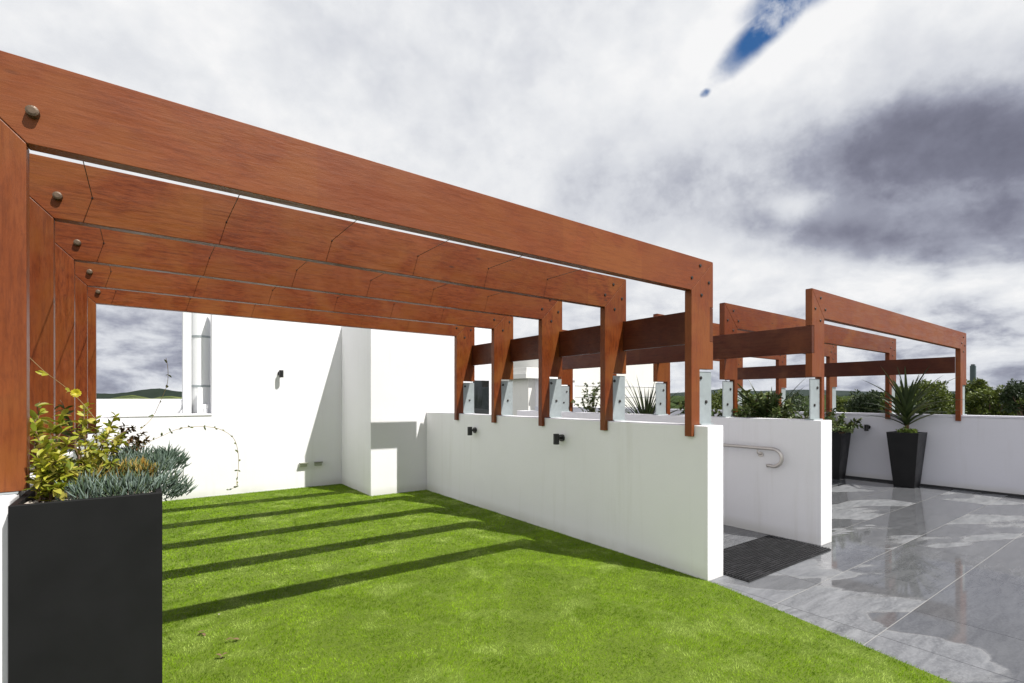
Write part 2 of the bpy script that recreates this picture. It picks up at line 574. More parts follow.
# border joint beside the turf
dedge = t.math('ABSOLUTE', t.math('SUBTRACT', X, 3.515))
jy = t.math('MULTIPLY', t.mapr(dy, 0.0016, 0.0034, 1, 0), t.math('GREATER_THAN', Y, 0.9))
jx = t.mapr(t.math('MINIMUM', dx, dedge), 0.0018, 0.0036, 1, 0)
idv = t.add('ShaderNodeCombineXYZ')
t.l.new(t.math('FLOOR', ax), idv.inputs[0])
t.l.new(t.math('FLOOR', ay), idv.inputs[1])
wn = t.add('ShaderNodeTexWhiteNoise', noise_dimensions='2D')
t.l.new(idv.outputs[0], wn.inputs['Vector'])
tv = wn.outputs['Value']
offs = t.vmath('MULTIPLY', wn.outputs['Color'], (9, 9, 9)).outputs[0]
V = t.vmath('ADD', P, offs).outputs[0]
vein = t.noise(t.scale(V, (1.2, 5.5, 1)), 2.2, 9, 0.68, 1.1)
grain = t.noise(V, 60, 4, 0.7)
dry = t.mix(t.mapr(vein, 0.3, 0.7), (0.082, 0.086, 0.092), (0.222, 0.228, 0.236))
dry = t.mix(t.mapr(grain, 0.4, 0.7, 0, 0.45), dry, (0.34, 0.35, 0.36))
dry = t.mix(t.math('MULTIPLY', tv, 0.40), dry, (0.15, 0.155, 0.175))
# wet film: pooled water with smooth shore lines, drying tile by tile
rot = t.add('ShaderNodeMapping')
t.l.new(P, rot.inputs['Vector'])
rot.inputs['Rotation'].default_value = (0, 0, math.radians(28))
RV = rot.outputs[0]
wetn = t.noise(t.scale(RV, (0.50, 1.7, 1)), 1.15, 1.5, 0.4, 0.2)
wetb = t.noise(t.scale(RV, (0.8, 2.6, 1)), 2.6, 5, 0.5, 0.2)
wv = t.math('ADD', t.math('MULTIPLY', wetn, 0.80), t.math('MULTIPLY', wetb, 0.20))
tilt = t.math('MULTIPLY', t.math('SUBTRACT', tv, 0.5), 0.22)
wv = t.math('ADD', wv, tilt)
nearx = t.mapr(X, 3.56, 3.86, -0.14, 0.045)
farz = t.mapr(Y, 0.95, 1.20, -0.02, 0.0)
wv = t.math('ADD', t.math('ADD', wv, nearx), farz)
wet = t.mapr(wv, 0.446, 0.480)
rim = t.math('MULTIPLY', t.mapr(wv, 0.430, 0.462), t.mapr(wv, 0.464, 0.482, 1, 0))
wetc = t.mix(0.55, dry, (0.070, 0.072, 0.076))
col = t.mix(wet, dry, wetc)
col = t.mix(t.math('MULTIPLY', rim, 0.08), col, (0.44, 0.43, 0.40))
col = t.mix(jx, col, (0.05, 0.05, 0.055))
col = t.mix(t.math('MULTIPLY', jy, 0.8), col, (0.33, 0.325, 0.31))
t.l.new(col, t.b.inputs['Base Color'])
rr = t.mapr(grain, 0.3, 0.7, 0.36, 0.52)
t.put(t.b.inputs['Roughness'], t.mapr(wet, 0, 1, rr, 0.05, False))
t.b.inputs['Specular IOR Level'].default_value = 0.5
jj = t.math('MAXIMUM', jx, jy)
hh = t.math('SUBTRACT', t.math('MULTIPLY', t.math('ADD', vein, t.math('MULTIPLY', grain, 0.5)), t.mapr(wet, 0, 1, 0.30, 0.012)), t.math('MULTIPLY', jj, 0.6))
bump(t, hh, 0.55, 0.004)

# ------------------------------------------------------------------ ground, terrace, hills
GROUND, t = mat('far_ground')
P = t.add('ShaderNodeNewGeometry').outputs['Position']
n = t.noise(P, 0.02, 8, 0.65)
t.l.new(t.mix(n, (0.035, 0.055, 0.022), (0.12, 0.12, 0.06)), t.b.inputs['Base Color'])
t.b.inputs['Specular IOR Level'].default_value = 0.0
t.b.inputs['Roughness'].default_value = 0.95
GZ = -9.0
g = MB()
R_ = 14000
g.v += [(-R_, -R_, GZ), (R_, -R_, GZ), (R_, R_, GZ), (-R_, R_, GZ)]
g.f.append((0, 1, 2, 3))
tag(g.build('ground', GROUND), kind='structure')

slab = MB().box((-0.64, -3.0, -0.35), (10.35, 13.0, -0.001))
tag(slab.build('terrace_floor', TILE), kind='structure')
tag(MB().box((-0.9, -3.3, GZ), (10.6, 13.2, -0.352)).build('roof_deck', FARWHITE), kind='structure')


def edge_x(y):      # the turf's slanting free edge
    return 3.492 if y > 2.20 else 3.492 - (2.20 - y) * 0.192


# turf backing sheet
tb = MB()
pts = [(-0.343, -0.4), (edge_x(-0.4), -0.4), (3.488, 2.20), (3.485, 8.35), (-0.343, 8.35)]
tb.v += [(x, y, 0.004) for x, y in pts] + [(x, y, 0.0) for x, y in pts]
tb.f += [(0, 1, 2, 3, 4), (9, 8, 7, 6, 5)]
for i in range(5):
    j = (i + 1) % 5
    tb.f.append((i, i + 5, j + 5, j))
tag(tb.build('lawn_base', TURFB), kind='structure')


def turf(name, n, x0, x1, y0, y1, wid, hgt):
    xs = rng.uniform(x0, x1, n)
    ys = rng.uniform(y0, y1, n)
    ex = np.where(ys > 2.2, 3.49, 3.492 - (2.20 - ys) * 0.192 + rng.normal(0, 0.006, n))
    D_ = xs * math.sin(YAW) + ys * math.cos(YAW)
    keep = (xs < ex) & ((xs < 2.615) | (ys < 7.04)) & (D_ > 1.2)
    xs, ys = xs[keep], ys[keep]
    n = len(xs)
    # slow patches of lean
    ph = np.sin(xs * 5.1 + 1.3 * np.sin(ys * 3.7)) + np.sin(ys * 6.3 + 1.7 * np.sin(xs * 4.1 + 1.0))
    la = rng.uniform(0, 2 * np.pi, n)
    lean = rng.uniform(0.15, 0.9, n) * hgt
    lx = np.cos(la) * lean + 0.004 * ph
    ly = np.sin(la) * lean - 0.006 + 0.004 * np.cos(3 * ph)
    h = hgt * rng.uniform(0.6, 1.1, n) * (1 + 0.12 * np.sin(ph * 2))
    wa = rng.uniform(0, 2 * np.pi, n)
    wx, wy = np.cos(wa) * wid, np.sin(wa) * wid
    v = np.empty((n, 5, 3), np.float32)
    v[:, 0] = np.stack([xs - wx, ys - wy, np.full(n, 0.003)], 1)
    v[:, 1] = np.stack([xs + wx, ys + wy, np.full(n, 0.003)], 1)
    v[:, 2] = np.stack([xs + wx * .8 + lx * .35, ys + wy * .8 + ly * .35, h * .62], 1)
    v[:, 3] = np.stack([xs - wx * .8 + lx * .35, ys - wy * .8 + ly * .35, h * .62], 1)
    v[:, 4] = np.stack([xs + lx, ys + ly, h], 1)
    base = np.arange(n, dtype=np.int32)[:, None] * 5
    quads = base + np.array([[0, 1, 2, 3]], np.int32)
    tris = base + np.array([[3, 2, 4]], np.int32)
    me = bpy.data.meshes.new(name)
    me.vertices.add(n * 5)
    me.vertices.foreach_set('co', v.ravel())
    loops = np.concatenate([quads, tris], 1).ravel()
    me.loops.add(n * 7)
    me.loops.foreach_set('vertex_index', loops)
    me.polygons.add(n * 2)
    starts = (np.arange(n)[:, None] * 7 + np.array([[0, 4]])).ravel().astype(np.int32)
    me.polygons.foreach_set('loop_start', starts)
    me.update(calc_edges=True)
    a = me.attributes.new('tint', 'FLOAT', 'POINT')
    a.data.foreach_set('value', np.repeat(rng.beta(2.2, 1.9, n), 5).astype(np.float32))
    me.materials.append(TURF)
    o = bpy.data.objects.new(name, me)
    C.objects.link(o)
    return o


def merge_np(objs, name):
    bm = None
    return objs


t1 = turf('turf', 330000, -0.343, 3.5, 0.3, 4.2, 0.0011, 0.017)
tag(t1, 'short bright green artificial turf on the near part of the terrace', 'turf', kind='stuff')
t2 = turf('turf', 150000, -0.343, 3.5, 4.2, 8.34, 0.0020, 0.017)
tag(t2, 'short bright green artificial turf running back to the white end wall', 'turf', kind='stuff')


# ------------------------------------------------------------------ walls
def wall(name, a, b, label, m=WHITE, bev=0.006, cat='wall'):
    o = MB().box(a, b).build(name, m, bevel=bev)
    return tag(o, label, cat)


wall('divider_wall', (3.488, 2.271, -0.003), (3.70, 7.035, 1.185),
     'low white rendered wall dividing the green turf from the stair passage')
wall('stair_wall', (5.20, 2.19, -0.003), (5.433, 7.035, 1.185),
     'low white wall with the steel handrail, beside the black mat')
wall('edge_wall', (-0.64, 2.25, -0.003), (-0.343, 8.35, 1.075),
     'white wall under the left pergola posts behind the black trough planter')
pw = empty('parapet_wall', 'long shaded white parapet wall behind the two tapered black pots', 'wall', (10.1, 0, 0))
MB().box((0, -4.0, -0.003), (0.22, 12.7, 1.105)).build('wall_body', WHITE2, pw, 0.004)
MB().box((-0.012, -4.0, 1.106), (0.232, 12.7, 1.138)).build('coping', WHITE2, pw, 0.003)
MB().box((-0.035, -4.0, 0.0), (-0.002, 12.7, 0.028)).build('base_strip', DARKSTRIP, pw)  # dark strip along the foot of the parapet

# the end wall, low on the left and tall on the right
ew = empty('end_wall', 'tall bright white wall closing the far end of the turf', 'wall', (0, 8.355, 0))
MB().prism([(-3.5, -0.003), (2.62, -0.003), (2.62, 2.72), (0.793, 2.72), (0.793, 1.152), (-3.5, 1.152)], 0, 0.2).build('wall_body', WHITE, ew, 0.005)
MB().box((-3.5, -0.012, 1.153), (0.792, 0.212, 1.178)).build('coping', WHITE, ew, 0.003)

sb = empty('stair_building', 'white block building at the far corner of the turf, taller than the divider wall', 'building', (2.62, 7.04, 0))
MB().box((0, 0, -0.003), (2.12, 1.6, 2.57)).build('wall_body', WHITE, sb, 0.006)
wnd = MB().box((1.665, -0.012, 0.62), (2.03, 0.004, 0.66)).box((1.665, -0.012, 1.685), (2.03, 0.004, 1.71)).box(
    (1.665, -0.012, 0.66), (1.69, 0.004, 1.685)).box((2.005, -0.012, 0.66), (2.03, 0.004, 1.685)).build('window', WHITE, sb)
MB().box((1.69, -0.006, 0.66), (2.005, -0.002, 1.685)).build('pane', GLASSD, wnd)

far_w = wall('far_parapet', (-9.0, 14.0, -9.0), (1.9, 14.25, 1.378), 'low sunlit white parapet beyond the end wall, under the distant hills')

# vent duct at the gap beside the end wall
vd = empty('vent_duct', 'pale grey vent duct and flue standing in the gap left of the tall end wall', 'duct', (0.492, 8.60, -0.001))
MB().box((-0.03, 0, 0), (0.070, 0.25, 3.2)).build('panel', PVC, vd, 0.004)
MB().tube([(0.20, 0.14, 0), (0.20, 0.14, 3.3)], 0.125, 24).build('flue', PVC, vd, smooth=False)
for zz_ in (1.56, 2.28):
    MB().tube([(0.20, 0.14, zz_), (0.20, 0.14, zz_ + 0.03)], 0.130, 24).build('band', GALV, vd)
MB().box((0.135, -0.10, 0.9), (0.20, -0.04, 1.55)).box((0.20, -0.10, 1.25), (0.27, -0.04, 1.31)).box((0.21, -0.10, 0.9), (0.26, -0.04, 1.25)).build('conduit_box', PVC, vd, 0.003)
MB().tube([(-0.02, 0.1, 1.36), (-0.06, 0.1, 1.30), (-0.12, 0.1, 1.2), (-0.20, 0.1, 1.05)], 0.05, 14).build('elbow', PVC, vd)

# buildings seen past the stair
nb = empty('rooftop_building', 'cream painted rooftop building with a capped column, seen between the pergola posts', 'building', (0, 14.0, -9))
MB().box((11.3, 0, 0), (17.8, 5, 12.25)).build('wall_body', FARWHITE, nb, 0.01)
MB().box((10.45, -0.5, 0), (10.95, 0.6, 11.05)).build('column', FARWHITE, nb, 0.01)
MB().box((10.2, -0.7, 11.05), (11.25, 0.8, 11.22)).box((10.3, -0.6, 11.22), (11.15, 0.7, 11.42)).build('cap', FARWHITE, nb, 0.01)
for i in range(4):
    MB().box((11.3, -0.015, 9.6 + i * 0.42), (17.8, 0.0 - 0.003, 9.62 + i * 0.42)).build('board_line', WHITE2, nb)
bb = empty('white_building', 'bright white building just right of the capped column', 'building', (0, 13.0, -9))
MB().box((10.75, 0, 0), (12.1, 0.9, 11.0)).build('wall_body', WHITE, bb, 0.01)
MB().box((10.7, -0.05, 11.0), (12.15, 0.95, 11.08)).build('coping', WHITE, bb, 0.01)


# ------------------------------------------------------------------ pergolas
TH = 0.062


def bolt_pair(parent, x, z, yf, m=BOLTD, r=0.0125, proud=0.008):
    return MB().tube([(x, yf + 0.004, z), (x, yf - proud * .6, z), (x, yf - proud, z)], [r, r, r * .8], 10).build('bolt', m, parent)


def fillet(root, y, xi_l, xi_r, zb_l, zb_r, zt_l, zt_r, wl, wr, right_cfg, left_cfg, bmat, pmat, loose, woody=True):
    """one portal: beam with mitred ends, two posts"""
    g = 0.0012
    beam = MB().prism([(xi_l, zb_l), (xi_r, zb_r), (xi_r + wr, zt_r), (xi_l - wl, zt_l)], y, y + TH).build('beam', bmat, root, 0.0025)
    for side in (1, -1):
        xi = xi_r if side > 0 else xi_l
        zb = zb_r if side > 0 else zb_l
        zt = zt_r if side > 0 else zt_l
        wdt = wr if side > 0 else wl
        cfg = right_cfg if side > 0 else left_cfg
        s = side
        wallx, zsl, zpl, slw, notch = cfg      # wall face x, sliver bottom, plate top, post stem width, purlin notch
        xo = xi + s * wdt
        pts = [(xi + s * g, zb - g * 1.5), (xi, zsl)]
        pts += [(wallx - s * 0.003, zsl), (wallx - s * 0.003, 1.19 if zsl > 0.9 else 1.19)]
        pts += [(xi + s * slw, 1.19), (xi + s * slw, zpl + 0.02), (xo, zpl + 0.02)]
        if notch:
            nz0, nz1, nd = notch
            pts += [(xo, nz0), (xo - s * nd, nz0), (xo - s * nd, nz1), (xo, nz1)]
        pts += [(xo, zt - g * 3)]
        if s < 0:           # the left posts stand straight on their wall
            pts = [(xi + s * g, zb - g * 1.5), (xi, zsl), (xo, zsl), (xo, zt - g * 3)]
        if s > 0:
            pts = pts
        else:
            pts = list(reversed(pts))
        post = MB().prism(pts, y, y + TH).build('post', pmat, root, 0.0025)
        cx, cz = xi + s * wdt * 0.5, (zb + zt) / 2
        if s < 0:
            MB().box((xo + 0.02, y - 0.012, zsl - 0.006), (xi - 0.02, y + TH + 0.012, zsl - 0.001)).build('base_plate', GALV, post)
            continue
        # bracket: upright plate on a small foot
        p0, p1 = xi + s * (slw + 0.004), xo + s * 0.002
        br = MB().box((p0, y + 0.018, 1.196), (p1, y + 0.028, zpl)).box((p0, y - 0.012, 1.186), (p1 - s * 0.01, y + TH + 0.012, 1.197)).build('bracket', GALV, post)
        for (u, vv) in ((0.18, 0.88), (0.58, 0.42), (0.30, 0.2)):
            if vv == 0.2:
                continue
            bz = 1.196 + (zpl - 1.196) * vv
            bxx = p0 + (p1 - p0) * u
            MB().tube([(bxx, y + 0.02, bz), (bxx, y + 0.010, bz), (bxx, y + 0.007, bz)], [0.014, 0.014, 0.009], 8).build('bolt', BOLTD, br)
        cx, cz = xi + s * wdt * 0.5, (zb + zt) / 2
        if loose == 'F' and s < 0:
            continue
        k = wdt / 0.29
        for ox, oz in ((-0.055, 0.075), (-0.165, -0.035), (0.062, -0.045), (-0.038, -0.155)):
            par = beam if oz > ox * 1.0 - 0.02 and ox < 0 and oz > -0.1 else post
            bolt_pair(par, cx + s * (ox + 0.022) * k, cz + oz, y)
    return beam


# near pergola over the turf
pg = empty('pergola', 'near hardwood pergola whose long beams span the green turf', 'pergola', (0, 0, 0))
FY = [2.385 + 0.915 * i for i in range(5)]
for i, y in enumerate(FY):
    xl = -0.322 if i == 0 else -0.350
    rc = (3.488, 1.10, 1.61, 0.108, (1.85, 2.128, 0.045))
    lc = (-0.430, 1.083, 1.61, 0.200, None)
    b = fillet(pg, y, xl, 3.447, 2.272, 2.240, 2.568 - (0.004 if i else 0), 2.498 + (0.034 if i else 0), 0.29, 0.290, rc, lc,
               WXP if i == 0 else WX, WZP if i == 0 else WZ, 'F')
    # single big tie bolt near the left corner
    x = -0.306 if i == 0 else -0.335
    z = 2.378
    MB().tube([(x, y + 0.004, z), (x, y - 0.012, z), (x, y - 0.024, z), (x, y - 0.027, z)], [0.019, 0.019, 0.018, 0.011], 14).build('tie_bolt', BOLTB, b)
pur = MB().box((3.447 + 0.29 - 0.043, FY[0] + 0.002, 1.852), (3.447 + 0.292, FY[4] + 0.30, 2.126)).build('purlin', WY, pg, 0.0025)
# wire ropes threaded through the beams
for x in (-0.205, 0.385, 0.975, 1.571, 2.165, 2.76):
    MB().tube([(x, FY[0] + TH - 0.01, 2.402), (x, FY[4] + 0.01, 2.402)], 0.0020, 6).build('wire_rope', WIREM, pg)
    for y in FY[1:]:
        MB().tube([(x, y + 0.002, 2.402), (x, y - 0.004, 2.402)], 0.0045, 8).build('grommet', BOLTD, pg)

# far pergola over the paved terrace
pg2 = empty('pergola', 'further hardwood pergola standing over the grey paved terrace', 'pergola', (0, 0, 0))
GY = [2.27 + 0.91 * i for i in range(5)]
for i, y in enumerate(GY):
    lc = (5.430, 1.10, 1.585, 0.062, (1.832, 2.10, 0.045))
    # left post of this pergola overhangs outward, so mirror the offset order
    rc = (10.098, 1.05, 1.58, 0.13, None)
    beam = MB().prism([(5.462, 2.187), (10.05, 2.147), (10.36, 2.405), (5.20, 2.455)], y, y + TH).build('beam', WXP if i == 0 else WX, pg2, 0.0025)
    pm = WZP if i == 0 else WZ
    xi, xo = 5.462, 5.200
    pts = [(xi - .001, 2.185), (xo, 2.452), (xo, 2.10), (xo + 0.045, 2.10), (xo + 0.045, 1.832), (xo, 1.832), (xo, 1.605),
           (5.402, 1.605), (5.402, 1.19), (5.436, 1.19), (5.436, 1.10), (xi, 1.10)]
    post = MB().prism(list(reversed(pts))[::-1][::1], y, y + TH).build('post', pm, pg2, 0.0025)
    br = MB().box((5.203, y + 0.018, 1.196), (5.398, y + 0.028, 1.587)).box((5.206, y - 0.012, 1.186), (5.398, y + TH + 0.012, 1.197)).build('bracket', GALV, post)
    for bx_, bz_ in ((5.345, 1.50), (5.285, 1.33)):
        MB().tube([(bx_, y + 0.02, bz_), (bx_, y + 0.010, bz_), (bx_, y + 0.007, bz_)], [0.014, 0.014, 0.009], 8).build('bolt', BOLTD, br)
    for bx_, bz_, q in ((5.376, 2.38, beam), (5.263, 2.265, post), (5.478, 2.274, beam), (5.372, 2.159, post)):
        bolt_pair(q, bx_, bz_, y)
    pts = [(10.051, 2.145), (10.051, 1.05), (10.086, 1.05), (10.086, 1.142), (10.16, 1.142), (10.16, 1.60), (10.36, 1.60), (10.36, 2.402)]
    post = MB().prism(pts, y, y + TH).build('post', pm, pg2, 0.0025)
    MB().box((10.165, y + 0.018, 1.15), (10.355, y + 0.028, 1.595)).box((10.12, y - 0.012, 1.139), (10.34, y + TH + 0.012, 1.150)).build('bracket', GALV, post)
    for bx_, bz_, q in ((10.20, 2.335, beam), (10.11, 2.235, beam), (10.27, 2.21, post), (10.19, 2.11, post)):
        bolt_pair(q, bx_, bz_, y)
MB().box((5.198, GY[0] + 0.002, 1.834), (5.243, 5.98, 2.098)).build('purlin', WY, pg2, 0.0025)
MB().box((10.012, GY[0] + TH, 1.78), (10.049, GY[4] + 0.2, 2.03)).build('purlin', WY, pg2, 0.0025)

# ------------------------------------------------------------------ mat, handrail, wall lights, sockets
MATM, t = mat('ribbed_rubber')
n = t.noise(t.O, 30, 4, 0.6)
sv = t.add('ShaderNodeSeparateXYZ')
t.l.new(t.O, sv.inputs[0])
broken = t.noise(t.scale(t.O, (2.2, 26, 1)), 2.5, 3, 0.5)
t.l.new(t.mix(t.mapr(broken, 0.5, 0.7), (0.006, 0.006, 0.007), (0.030, 0.030, 0.032)), t.b.inputs['Base Color'])
t.b.inputs['Roughness'].default_value = 0.6
mt_ = empty('door_mat', 'black ribbed rubber mat lying between the two low white walls', 'mat', (4.43, 2.368, 0.0))
MB().box((-0.705, -0.293, 0), (0.705, 0.293, 0.008)).build('backing', MATM, mt_, 0.002)
rb = MB()
yy = -0.283
while yy < 0.28:
    rb.box((-0.695, yy, 0.007), (0.695, yy + 0.013, 0.0165))
    yy += 0.0262
rb.build('ribs', MATM, mt_)

hr = empty('handrail', 'brushed steel handrail with a hooked end on the low white wall', 'handrail', (5.13, 2.61, 0))
pts = [(0, 4.1, 0.886), (0, 1.5, 0.887), (0, 0.05, 0.888)]
for a in range(0, 200, 18):
    r_ = math.radians(a)
    pts.append((0, 0.0 - 0.088 * math.sin(r_), 0.80 + 0.088 * math.cos(r_)))
pts += [(0, 0.06, 0.714)]
MB().tube(pts, 0.0185, 14).build('rail', STEEL, hr, smooth=True)
for yy in (0.16, 1.5, 3.0):
    bk = MB().tube([(0.0, yy, 0.872), (0.0, yy, 0.835), (0.035, yy, 0.815), (0.068, yy, 0.815)], 0.0075, 8).build('wall_bracket', STEEL, hr, smooth=True)
    MB().tube([(0.060, yy, 0.815), (0.069, yy, 0.815)], 0.028, 16).build('rosette', STEEL, bk)


def spot(loc, nrm, label):
    """black cylinder wall spot on a short arm; nrm points out of the wall"""
    e = empty('wall_light', label, 'wall light', loc, 'black cylinder spotlights on the walls')
    nrm = Vector(nrm)
    s = nrm.cross(Vector((0, 0, 1)))
    MB().tube([nrm * 0.001, nrm * 0.022], 0.036, 18).build('wall_plate', BLACKM, e)
    MB().tube([nrm * 0.02, nrm * 0.07], 0.012, 10).build('arm', BLACKM, e)
    c = nrm * 0.085
    h_ = MB().tube([c + Vector((0, 0, 0.042)), c + Vector((0, 0, 0.044)), c + Vector((0, 0, -0.062)), c + Vector((0, 0, -0.064))], [0.024, 0.031, 0.031, 0.027], 20).build('lamp_housing', BLACKM, e)
    return e


spot((3.487, 5.62, 0.985), (-1, 0, 0), 'black spotlight on the divider wall, the further and smaller of its two')
spot((3.487, 3.93, 0.992), (-1, 0, 0), 'black spotlight on the divider wall, the nearer and larger of its two')
spot((1.69, 8.354, 1.775), (0, -1, 0), 'black spotlight high on the sunlit white end wall')
spot((10.099, 3.50, 0.90), (-1, 0, 0), 'black spotlight on the shaded parapet between the two tapered pots')
for x, lab in ((2.02, 'small white outdoor socket low on the end wall, in the sun'),
               (2.245, 'small grey outdoor socket low on the end wall, in the shade')):
    e = empty('power_socket', lab, 'socket', (x, 8.353, 0.36), 'outdoor sockets on the end wall')
    MB().box((-0.055, -0.045, -0.03), (0.055, 0, 0.03)).build('box', simple('cream_socket', (0.45, 0.45, 0.38), 0.5) if x < 2.1 else simple('grey_socket', (0.36, 0.37, 0.31), 0.5), e, 0.006)
    MB().box((-0.062, -0.075, 0.018), (0.062, -0.012, 0.034)).build('flap', simple('socket_flap', (0.20, 0.21, 0.16), 0.5), e, 0.004)

# ------------------------------------------------------------------ trough planter with its plants
pl = empty('trough_planter', 'tall charcoal trough planter at the left edge, full of succulents', 'planter', (-0.142, 2.2, 0))
hw, ln, ht, tk = 0.198, 1.35, 1.064, 0.02
MB().box((-hw, 0, 0.0), (hw, tk, ht)).box((-hw, ln - tk, 0.0), (hw, ln, ht)).box((-hw, tk, 0.0), (-hw + tk, ln - tk, ht)).box(
    (hw - tk, tk, 0), (hw, ln - tk, ht)).build('body', CHAR, pl, 0.0025)
MB().box((-hw + tk, tk, 0.2), (hw - tk, ln - tk, ht - 0.03)).build('soil', SOILM, pl)

pb = MB()
for i in range(260):
    x = rng.uniform(-0.31, 0.03)
    y = rng.uniform(2.225, 2.36)
    r_ = rng.uniform(0.006, 0.015)
    c = Vector((x, y, 1.034 + r_ * 0.3 + rng.uniform(0, 0.012)))
    n0 = len(pb.v)
    for k in range(6):
        a = k * math.pi / 3 + rng.uniform(0, .4)
        pb.v.append((c.x + math.cos(a) * r_ * rng.uniform(.8, 1.5), c.y + math.sin(a) * r_, c.z))
    pb.v += [(c.x, c.y, c.z + r_ * .6), (c.x, c.y, c.z - r_ * .6)]
    for k in range(6):
        pb.f += [(n0 + k, n0 + (k + 1) % 6, n0 + 6), (n0 + (k + 1) % 6, n0 + k, n0 + 7)]
tag(pb.build('pebbles', PEB, smooth=True), 'pale pebbles along the front rim inside the trough planter', 'pebbles', kind='stuff')


def rv(s=1.0):
    return Vector((rng.normal(0, s), rng.normal(0, s), rng.normal(0, s)))


def shrub(name, label, cat, stems, leafmat, nl, ll, lw, loc, thick=0.004, droop=0.4, group=None, upness=0.5):
    e = empty(name, label, cat, loc, group)
    L, S = MB(), MB()
    loc = Vector(loc)
    for st in stems:
        st = [Vector(p) - loc for p in st]
        # resample
        pts = []
        for a, b in zip(st[:-1], st[1:]):
            for k in range(6):
                pts.append(a.lerp(b, k / 6) + rv(0.003))
        pts.append(st[-1])
        S.tube(pts, [thick * (1 - 0.7 * i / len(pts)) for i in range(len(pts))], 5)
        for k in range(nl):
            u = rng.uniform(0.12, 1.0) ** 0.8
            i = min(len(pts) - 2, int(u * (len(pts) - 1)))
            p = pts[i]
            d = (pts[i + 1] - pts[i]).normalized()
            out_ = rv().normalized()
            out_ = (out_ - d * out_.dot(d) * 0.6).normalized()
            q = (out_ + d * upness).normalized()
            L.leaf(p, q, ll * rng.uniform(.6, 1.15), lw * rng.uniform(.75, 1.15), Vector((0, 0, 1)) + rv(.35), droop * rng.uniform(.3, 1.6), 4)
    S.build('stem', STEMM, e)
    L.build('foliage', leafmat, e, smooth=True)
    return e


def stems_to(base, tips, spread=0.02):
    r_ = []
    for tp in tips:
        b = Vector(base) + Vector((rng.uniform(-spread, spread), rng.uniform(-spread, spread), 0))
        m_ = b.lerp(Vector(tp), 0.5) + Vector((0, 0, 0.04)) + rv(.012)
        r_.append([b, m_, Vector(tp)])
    return r_


tips = [at(45, 440, 2.40), at(52, 425, 2.5), at(60, 452, 2.35), at(48, 470, 2.30), at(70, 470, 2.32), at(40, 402, 2.6),
        at(64, 410, 2.55), at(44, 480, 2.29), at(62, 490, 2.27), at(38, 455, 2.33), at(70, 436, 2.42), at(34, 415, 2.55), at(56, 462, 2.28)]
shrub('lime_shrub', 'lime yellow leafy shrub at the front left of the trough planter', 'shrub',
      stems_to((-0.27, 2.36, 1.03), tips), LIME, 46, 0.042, 0.018, (-0.27, 2.36, 1.03))
tips = [at(84, 408, 2.72), at(96, 420, 2.66), at(110, 430, 2.62), at(118, 414, 2.8), at(92, 445, 2.55), at(104, 450, 2.52), at(78, 430, 2.6),
        at(122, 440, 2.7), at(112, 462, 2.5), at(86, 464, 2.45), at(128, 428, 2.85), at(88, 398, 2.8)]
shrub('golden_shrub', 'golden green bushy shrub in the middle of the trough planter', 'shrub',
      stems_to((-0.17, 2.62, 1.03), tips, .04), LIME, 46, 0.036, 0.016, (-0.17, 2.62, 1.03))
tips = [at(124, 424, 3.1), at(136, 426, 3.1), at(144, 432, 3.05), at(150, 440, 3.0), at(132, 438, 3.0), at(142, 446, 2.95), at(118, 436, 3.1)]
shrub('bronze_shrub', 'dark bronze tinted shrub at the back right of the trough planter', 'shrub',
      stems_to((-0.10, 3.12, 1.03), tips, .05), REDLEAF, 90, 0.024, 0.011, (-0.10, 3.12, 1.03))
tips = [at(30, 470, 2.75), at(40, 450, 2.85), at(50, 440, 2.95), at(35, 430, 2.9), at(70, 425, 3.1), at(60, 400, 3.2), at(44, 480, 2.7)]
shrub('olive_shrub', 'dark olive leafed shrub against the posts behind the lime one', 'shrub',
      stems_to((-0.24, 2.92, 1.03), tips, .05), DARKLEAF, 30, 0.042, 0.018, (-0.24, 2.92, 1.03))


def fingers(name, label, centers, m, fl, fr, n, loc, up=(0, 0, 1), spread=0.8, cat='succulent'):
    e = empty(name, label, cat, loc)
    L = MB()
    loc = Vector(loc)
    for (c, rad, k) in centers:
        c = Vector(c)
        for i in range(int(n * k)):
            a = rng.uniform(0, 2 * math.pi)
            rr_ = rad * math.sqrt(rng.uniform(0, 1))
            b = c + Vector((math.cos(a) * rr_, math.sin(a) * rr_, rng.uniform(-0.02, 0.035) - 0.35 * rr_)) - loc
            d = (Vector(up) + Vector((math.cos(a), math.sin(a), 0)) * spread * rr_ / rad + rv(.42)).normalized()
            l_ = fl * rng.uniform(.55, 1.15)
            md = b + d * l_ * .5 + Vector((0, 0, 0.004))
            L.tube([b, md, b + d * l_ + Vector((0, 0, 0.012))], [fr * .8, fr, fr * .15], 4, False)
    L.build('foliage', m, e, smooth=True)
    return e


def topz(px, py, Y):
    return at(px, py, Y)


